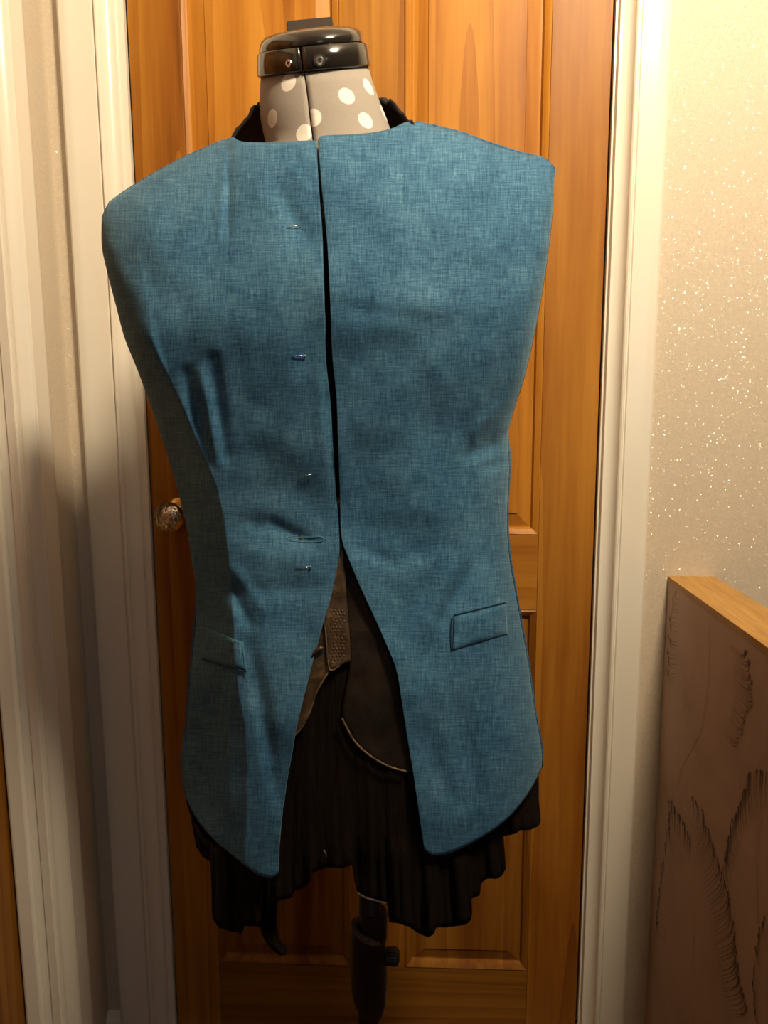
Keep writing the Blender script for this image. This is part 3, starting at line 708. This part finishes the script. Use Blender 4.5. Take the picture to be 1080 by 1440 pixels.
for ds in (dotsL, dotsR):
    DM.append([(neckpoint(*p), r) for p, r in ds])
extra = []
for (u, v) in [(455, 300), (420, 260), (500, 240), (380, 330), (540, 320), (600, 290), (320, 280), (455, 400), (400, 450), (520, 430)]: extra.append((onY(u, v, YC-.088), .0095))
for g_ in range(10):                        # dots round the back of the neck
    a = rad(200+g_*16); zz = onY(450, 125+(g_ % 3)*28, YC).z; c = onY(448, 150, YC)
    extra.append((Vector((c.x+.062*math.cos(a), YC-.060*math.sin(a), zz)), .0088))
FAB_L = dotted('grey_dotted_jersey_left', DM[0]+extra[:10]); FAB_R = dotted('grey_dotted_jersey_right', DM[1]+extra)
rows = neck_rows+body_rows
def shell(name, a_from, a_to, rows, mat, n=40, bs=1.0, lab=None):
    rings = []
    for r in rows:
        sa = ang(r, interp(seam_u, (r[0][1]+r[1][1])/2))
        A = sa+a_from if a_from is not None else 0
        g = 0.012
        kk = interp([(214, .9), (300, 0)], (r[0][1]+r[1][1])/2)
        if name == 'R': rings.append(pring(r[0], r[1], r[2], n, a0=-math.pi/2, a1=sa-g, k=kk))
        else: rings.append(pring(r[0], r[1], r[2], n, a0=sa+g, a1=1.5*math.pi, k=kk))
    V, Fc = rings_mesh(rings, False, False, False)
    Fc = [f[::-1] for f in Fc]
    o = mesh_obj('padded_shell', V, Fc, mat, form, True); solidify(o, 0.003, 1); o['label'] = lab; return o
shell('L', 0, 0, rows, FAB_L, lab='left half of the dotted body and neck'); shell('R', 0, 0, rows, FAB_R, lab='right half of the dotted body and neck')
# dark core that shows in the seam
rc = [pring((lerp(l[0], r[0], .04), l[1]), (lerp(l[0], r[0], .96), r[1]), b*.9, 32, k=interp([(214, .9), (300, 0)], (l[1]+r[1])/2)) for l, r, b in rows]
V, Fc = rings_mesh(rc); mesh_obj('inner_core', V, [f[::-1] for f in Fc], METALB, form, True)
# collar band of two glossy halves and a domed lid
def band(side, lab):
    rings = []
    for L, Rp, b in [((366.5, 107), (517.5, 92.5), .0545), ((366, 106), (517.5, 91), .0560), ((366, 80), (514, 65), .0560), ((366, 79), (514, 64), .0545)]:
        sa = ang((L, Rp, b), interp(seam_u, (L[1]+Rp[1])/2)); g = .016
        rings.append(pring(L, Rp, b, 40, a0=(-math.pi/2 if side == 'R' else sa+g), a1=(sa-g if side == 'R' else 1.5*math.pi), k=.9))
    V, Fc = rings_mesh(rings, False, False, False); o = mesh_obj('neck_band', V, [f[::-1] for f in Fc], PLASTIC, form, True); solidify(o, 0.003, 1); o['label'] = lab
band('L', 'left half of the black neck band'); band('R', 'right half of the black neck band')
def screw(u, v):
    f = onY(u, v, YC); 
    L, Rp = (366, 90), (515.5, 77); fx = (u-(L[0]+Rp[0])/2)/((Rp[0]-L[0])/2)
    p = onY(u, v, YC-.0590*math.sqrt(1-fx*fx)-.0008); nrm = Vector((fx, -math.sqrt(1-fx*fx), 0))
    rot = nrm.to_track_quat('Z', 'Y').to_matrix().to_4x4()
    bm = bmesh.new(); bmesh.ops.create_cone(bm, segments=20, radius1=.0046, radius2=.0032, depth=.002, cap_ends=True, matrix=Matrix.Translation(p)@rot)
    s = bm_obj('screw', bm, STEEL, form)
    bm = bmesh.new(); c = p+nrm*.0011
    for k_ in (0, 1):
        r2 = rot@Matrix.Rotation(k_*math.pi/2+.4, 4, 'Z'); bmesh.ops.create_cube(bm, size=1, matrix=Matrix.Translation(c)@r2@Matrix.Diagonal((.0042, .0009, .0006, 1)))
    o = bm_obj('screw_slot', bm, METALB, s); o.location = (0, 0, 0)
    bm = bmesh.new(); bmesh.ops.create_cone(bm, segments=24, radius1=.0064, radius2=.0056, depth=.0008, cap_ends=True, matrix=Matrix.Translation(p-nrm*.0008)@rot); bm_obj('screw_washer', bm, METALB, form)
screw(406, 89); screw(449, 84.5)
lid = []
for L, Rp, b in [((372, 77.5), (508, 61), .050), ((366, 77), (511, 60.5), .0565), ((364.5, 74), (510.5, 57), .0585), ((365, 66), (510.5, 50.5), .0580), ((367.5, 59), (508.5, 45), .0565), ((373, 53), (503, 40.5), .0530), ((384, 48.5), (494, 38), .0470), ((402, 45), (477, 37), .036), ((425, 43.5), (456, 38), .018), ((438, 42.5), (444, 41.5), .003)]:
    lid.append(pring(L, Rp, b, 48, k=.9))
V, Fc = rings_mesh(lid); mesh_obj('neck_cap', V, [f[::-1] for f in Fc], PLASTIC, form, True)
# block behind the dome
a = onY(403, 54, YC+.018); b_ = onY(467, 48, YC+.018); up = Vector((0, 0, .024))
bm = bmesh.new(); add_box(bm, 0, 1, 0, 1, 0, 1)
for v in bm.verts:
    c = v.co.copy(); v.co = a.lerp(b_, c.x)+Vector((0, .030*c.y, 0.0175*c.z))
bmesh.ops.bevel(bm, geom=bm.edges[:], offset=.0012, segments=2, affect='EDGES'); bm_obj('cap_handle', bm, MATT, form)
# stand: pole, height collar, knob, splayed feet on the carpet
px = onY(519, 1432, YC).x; px2 = onY(524, 1275, YC).x
zt = onY(520, 1060, YC).z
tube('pole', [Vector((px, YC, .16)), Vector((px, YC, .45)), Vector((px2, YC, zt))], .0135, METALB, form, 24)
def lathe(name, prof, cx, cy, mat, tilt=0.0, n=32, par=form):
    rings = []
    for z, r in prof:
        rings.append([Vector((cx+r*math.cos(2*math.pi*j/n), cy+r*math.sin(2*math.pi*j/n), z+tilt*r*math.cos(2*math.pi*j/n))) for j in range(n)])
    V, Fc = rings_mesh(rings); return smooth_angle(mesh_obj(name, V, Fc, mat, par), 40)
zz = lambda v: onY(520, v, YC).z
lathe('height_collar', [(zz(1425), .0140), (zz(1415), .0190), (zz(1398), .0222), (zz(1365), .0232), (zz(1335), .0224), (zz(1312), .0205), (zz(1305), .0190), (zz(1303), .0145)], px, YC, METALB, -.42)
lathe('collar_rim', [(zz(1313), .0200), (zz(1311), .0212), (zz(1306), .0208), (zz(1304), .0185)], px, YC, HEM, -.42)['label'] = 'pale rim of the collar'
lathe('upper_sleeve', [(zz(1318), .0170), (zz(1285), .0178), (zz(1280), .0165)], px+.006, YC, METALB)
kp = onY(552, 1345, YC)
tube('knob_stem', [Vector((px+.015, YC, kp.z)), Vector((kp.x, YC, kp.z))], .0035, METALB, form)
rings = [[Vector((kp.x+dx, YC+r*(1+.10*math.cos(6*t*2*math.pi/48))*math.cos(2*math.pi*t/48), kp.z+r*(1+.10*math.cos(6*t*2*math.pi/48))*math.sin(2*math.pi*t/48))) for t in range(48)] for dx, r in [(-.009, .006), (-.008, .0095), (.003, .0105), (.007, .009), (.009, .005)]]
V, Fc = rings_mesh(rings); smooth_angle(mesh_obj('clamp_knob', V, Fc, METALB, form), 40)
lathe('leg_hub', [(.13, .015), (.135, .028), (.19, .028), (.20, .016)], px, YC, METALB)
for kx in range(4):
    a = rad(40+90*kx); d = Vector((math.cos(a), math.sin(a), 0)); c = Vector((px, YC, 0))
    Lg = 0.22
    lg = tube('leg', [c+d*.024+Vector((0, 0, .165)), c+d*.10+Vector((0, 0, .12)), c+d*Lg+Vector((0, 0, .022))], .010, METALB, form, 12)
    f_ = tube('rubber_foot', [c+d*(Lg-.012)+Vector((0, 0, .030)), c+d*(Lg)+Vector((0, 0, .020)), c+d*Lg+Vector((0, 0, .0005))], .013, MATT, lg, 12); f_.location = (0, 0, 0)

# ------------------------------------------------------------------ black tunic: scarf-like collar, bodice, uneven ruffled skirt
tun = tag(empty('black_tunic', tuple(onY(480, 1220, YC))), 'black crinkled tunic with uneven ruffled hem under the blue waistcoat', 'tunic')
# collar
inn = pring((362, 150), (536, 139), .066, 60, a0=-rad(190), a1=rad(10), k=.9); mid = pring((347, 165), (562, 147), .088, 60, a0=-rad(188), a1=rad(8), k=.9)
outr = pring((322, 206), (584, 186), .100, 60, a0=-rad(186), a1=rad(6), k=.9)
NR = 8; V = []
for i in range(61):
    t = i/60
    for r_ in range(NR+1):
        f = r_/NR
        p = (1-f)**2*inn[i]+2*f*(1-f)*mid[i]+f*f*outr[i]
        V.append(p+Vector((0, 0, noise.noise(Vector((t*14, f*5, 4)))*.007)))
n = NR+1; Fc = [(i*n+j, i*n+j+1, (i+1)*n+j+1, (i+1)*n+j) for i in range(60) for j in range(NR)]
o = mesh_obj('collar', V, Fc, JERSEY, tun, True); solidify(o, .003, 0)
# bodice front and back (mostly hidden; shows in the opening)
inset = lambda v: interp([(200, 75), (400, 40), (560, 22), (700, 12), (900, 9), (1060, 6), (1300, 4)], v)
def vtop(u): return interp([(240, 262), (320, 225), (372, 225), (440, 325), (456, 342), (470, 330), (540, 215), (610, 205), (690, 240)], u)
V = []; NU, NV = 60, 40
for j in range(NV+1):
    for i in range(NU+1):
        s = i/NU; vb = 720; um = lerp(interp(Lsil, 420)+60, interp(Rsil, 420)-60, s); t0 = vtop(um); v = lerp(t0, vb, j/NV)
        u = lerp(max(interp(Lsil, v)+inset(v), 225), interp(Rsil, v)-inset(v), s)
        q = abs(2*s-1); b = min(Bfront(u, v, False)-.012, (interp(Bmid, v)-.010)*(1-q**2.6)**.55); V.append(onY(u, v, YC-max(0.002, b)))
n = NU+1; Fc = [(j*n+i, j*n+i+1, (j+1)*n+i+1, (j+1)*n+i) for j in range(NV) for i in range(NU)]
mesh_obj('bodice_front', V, Fc, JERSEY, tun, True)
V = []
for j in range(NV+1):
    for i in range(NU+1):
        s = i/NU; v = lerp(238, 720, j/NV); u = lerp(max(interp(Lsil, v)+inset(v), 225), interp(Rsil, v)-inset(v), s); q = abs(2*s-1)
        p = onY(u, v, YC); V.append(Vector((p.x, YC+.082*(1-q**2.4)**.6*lerp(.75, 1, sm(0, .2, j/NV)), p.z)))
mesh_obj('bodice_back', V, Fc, JERSEY, tun, True)
# skirt
HEMC = [(259, 1080), (263, 1130), (268, 1146), (277, 1192), (285, 1204), (296, 1211), (298, 1240), (299, 1290), (306, 1303), (322, 1309), (340, 1312), (344, 1299), (352, 1296), (362, 1302), (372, 1296), (386, 1268), (402, 1264), (411, 1262), (413, 1253), (430, 1247), (436, 1238), (438, 1227), (448, 1224), (460, 1219), (480, 1221), (496, 1216),
        (499, 1240), (503, 1255), (515, 1262), (545, 1270), (548, 1297), (560, 1298), (575, 1303), (590, 1313), (603, 1318), (610, 1313), (613, 1304), (626, 1304), (642, 1302), (655, 1300), (662, 1293), (664, 1284), (660, 1272), (663, 1263), (674, 1259), (676, 1243), (682, 1236), (690, 1235), (698, 1236), (707, 1230), (711, 1220), (708, 1208), (707, 1176), (716, 1174), (726, 1172), (730, 1167), (745, 1167), (756, 1162), (760, 1155), (757, 1130), (757, 1085)]
def skirt_B(s, v):
    q = 2*s-1; return interp([(700, .090), (800, .096), (950, .112), (1100, .120), (1320, .130)], v)*(1-abs(q)**2.5)**.5
def hem_curve():
    P = [Vector((a, b, 0)) for a, b in HEMC]; L = [0]
    for a, b in zip(P, P[1:]): L.append(L[-1]+(b-a).length)
    out = []; N = 320; j = 0
    for i in range(N+1):
        s = L[-1]*i/N
        while j < len(L)-2 and L[j+1] < s: j += 1
        t = (s-L[j])/(L[j+1]-L[j]); out.append(P[j].lerp(P[j+1], min(1, t)))
    return out
HEMV = sorted([(a, b) for a, b in botL+botR])
def hemv(u): return interp(HEMV, u) if u < 391 or u > 597 else 1190
H_ = hem_curve(); V = []; NV = 60
for j in range(NV+1):
    t = j/NV
    for i, h in enumerate(H_):
        s = i/(len(H_)-1); utop = lerp(interp(Lsil, 700)+12, interp(Rsil, 700)-12, (h.x-259)/498.0)
        # columns fan straight down to their hem point
        u = lerp(utop, h.x, t**0.8); v = lerp(700, h.y, t)
        if v < 1090: u = max(interp(Lsil, v)+9, min(interp(Rsil, v)-9, u))
        sx = max(0, min(1, (u-(interp(Lsil, v)+6))/((interp(Rsil, v)-6)-(interp(Lsil, v)+6))))
        rip = (math.sin(h.x*.42+1.3*math.sin(h.x*.05))*.0018+math.sin(h.x*.145+1)*.0050*t+noise.noise(Vector((h.x*.06, t*3, 1)))*.006*t)*sm(0, .5, t)
        rip += noise.noise(Vector((h.x*.09, h.y*.05, 9)))*.012*sm(.8, 1, t)
        if 497 < h.x < 548: rip -= .010*sm(.6, 1, t)
        b = min(skirt_B(sx, v), Bfront(min(max(u, 262), 758), min(v, 1190), False)-.012+sm(hemv(u)-6, hemv(u)+55, v)*.1)
        rip *= lerp(.25, 1, sm(hemv(u)-20, hemv(u)+40, v))
        V.append(onY(u, v, YC-max(.001, b)-rip*(1 if v > 1000 else .3)))
n = len(H_); Fc = [(j*n+i, j*n+i+1, (j+1)*n+i+1, (j+1)*n+i) for j in range(NV) for i in range(n-1)]
o = mesh_obj('ruffled_skirt', V, Fc, BLACK, tun, True); solidify(o, .0012, 0)
hp = [VV for VV in V[-n:]]
i0 = min(range(n), key=lambda i: abs(H_[i].x-503)+abs(H_[i].y-1256)); i1 = min(range(n), key=lambda i: abs(H_[i].x-544)+abs(H_[i].y-1270))
tube('hem_edge', [p+Vector((0, -.001, 0)) for p in hp[i0:i1+1]], .0011, HEM, tun, 6)['label'] = 'pale edge of the centre hem'
V = []; NB = 140
for j in range(31):
    for i in range(NB+1):
        s = i/NB; q = abs(2*s-1); v = lerp(700, lerp(1085, 1160, (1-q))+14*math.sin(s*40)+8*math.sin(s*93), j/30); u = lerp(interp(Lsil, v)+11, interp(Rsil, v)-8, s)
        p = onY(u, v, YC); V.append(Vector((p.x, YC+.002+interp([(700, .086), (1000, .105), (1200, .12)], v)*(1-q**2.5)**.5+.004*math.sin(s*60)*(j/30), p.z)))
n = NB+1; Fc = [(j*n+i, j*n+i+1, (j+1)*n+i+1, (j+1)*n+i) for j in range(30) for i in range(NB)]
mesh_obj('skirt_back', V, Fc, BLACK, tun, True)
# hanging pointed tail and the folded tongue beside it
def strip(name, left, right, yoff, mat, n=24, m=8, label=None, amp=.003):
    Lc = resample(P3(left), n); Rc = resample(P3(right), n); V = []
    for j in range(n+1):
        for i in range(m+1):
            f = i/m; p = Lc[j].lerp(Rc[j], f); V.append(onY(p.x, p.y, YC-yoff-amp*math.sin(math.pi*f*1.6)-.002*noise.noise(Vector((f*3, j*.2, 2)))))
    k_ = m+1; Fc = [(j*k_+i, j*k_+i+1, (j+1)*k_+i+1, (j+1)*k_+i) for j in range(n) for i in range(m)]
    o = mesh_obj(name, V, Fc, mat, tun, True); solidify(o, .0016, 0)
    if label: o['label'] = label
    return o
strip('hanging_tail', [(362, 1240), (364, 1290), (368, 1310), (376, 1326), (391, 1341), (400, 1342)], [(392, 1240), (389, 1285), (389, 1300), (393, 1320), (402, 1333), (403, 1341)], .095, BLACK, label='narrow pointed tail hanging below the hem')
strip('hanging_fold', [(337, 1250), (340, 1280), (343, 1299), (348, 1300)], [(372, 1250), (370, 1280), (369, 1300), (366, 1304)], .085, BLACK)
tube('hem_edge', [onY(u, v, YC-.105) for u, v in [(342, 1281), (348, 1284), (356, 1283), (363, 1279), (364, 1274)]], .0009, HEM, tun, 6)
tube('hem_edge', [onY(u, v, YC-.108) for u, v in [(374, 1265), (382, 1262), (391, 1262)]], .0008, HEM, tun, 6)
tube('hem_edge', [onY(u, v, YC-.128) for u, v in [(455, 1195), (458, 1200), (459, 1206)]], .0008, HEM, tun, 6)

# ------------------------------------------------------------------ worn leather bodice seen in the opening
lb = tag(empty('leather_bodice', tuple(onY(490, 1000, YC))), 'worn brown leather waist piece showing through the open blue waistcoat', 'bodice')
def leather(name, left, right, lift, mat, lab, n=40, m=14, th=.0022):
    Lc = resample(P3(left), n); Rc = resample(P3(right), n); V = []
    for j in range(n+1):
        for i in range(m+1):
            p = Lc[j].lerp(Rc[j], i/m); b = Bfront(p.x, p.y, False)-.0065+lift
            V.append(onY(p.x, p.y, YC-b+.0012*noise.noise(Vector((p.x*.05, p.y*.04, 5)))))
    k_ = m+1; Fc = [(j*k_+i, (j+1)*k_+i, (j+1)*k_+i+1, j*k_+i+1) for j in range(n) for i in range(m)]
    o = mesh_obj(name, V, Fc, mat, lb, True); solidify(o, th, -1); o['label'] = lab; return o
LP = lambda u, v, l: onY(u, v, YC-(Bfront(u, v, False)-.0065+l))
leather('leather_front', [(425, 700), (415, 800), (395, 900), (385, 980), (378, 1040)], [(481, 700), (485, 790), (485, 880), (462, 945), (446, 972), (436, 1000), (424, 1024), (405, 1040)], .0, LEATHER, 'brown creased leather left front')
leather('leather_strap', [(446, 770), (452, 830), (456, 870), (459, 915), (464, 943)], [(484, 770), (487, 830), (491, 880), (493, 915), (493, 929)], .0025, LEATHER, 'studded leather strap', 30, 8)
leather('leather_flap', [(484, 760), (488, 850), (492, 930), (485, 975), (482, 1010), (497, 1040), (512, 1056), (530, 1069), (550, 1079), (575, 1087), (604, 1093)], [(500, 760), (540, 820), (570, 880), (590, 930), (597, 980), (602, 1020), (606, 1050), (610, 1080), (612, 1093)], -.001, DLEATHER, 'dark leather right flap', 60, 20)
tube('rubbed_edge', [LP(p.x, p.y, .004) for p in resample(P3([(481, 1010), (486, 1020), (497, 1040), (512, 1056), (530, 1069), (550, 1079), (572, 1085)]), 30)], .0012, LEDGE, lb, 6)
tube('rubbed_edge', [LP(p.x, p.y, .0012) for p in resample(P3([(462, 945), (446, 972), (436, 1000), (424, 1024), (410, 1038)]), 24)], .0010, LEDGE, lb, 6)
tube('strap_edge', [LP(p.x, p.y, .0042) for p in resample(P3([(455, 862), (458, 890), (460, 915), (462, 935), (466, 943), (478, 936)]), 24)], .0008, LEDGE, lb, 6)
bm = bmesh.new(); random.seed(5)
for r_ in range(16):
    for c_ in range(4):
        u = 466+c_*5.2+(r_ % 2)*2.6+random.uniform(-.5, .5); v = 858+r_*4.9+random.uniform(-.5, .5)
        if u > 485 or (v > 928 and u > 476): continue
        bmesh.ops.create_icosphere(bm, subdivisions=1, radius=.00085, matrix=Matrix.Translation(LP(u, v, .0030)))
o = bm_obj('embossed_studs', bm, LEDGE, lb, True); o['kind'] = 'stuff'
tube('crease_roll', [LP(u, v, .004) for u, v in [(438, 925), (444, 916), (451, 911), (456, 911)]], .0025, LEATHER, lb, 10, [.001, .0026, .0026, .001])
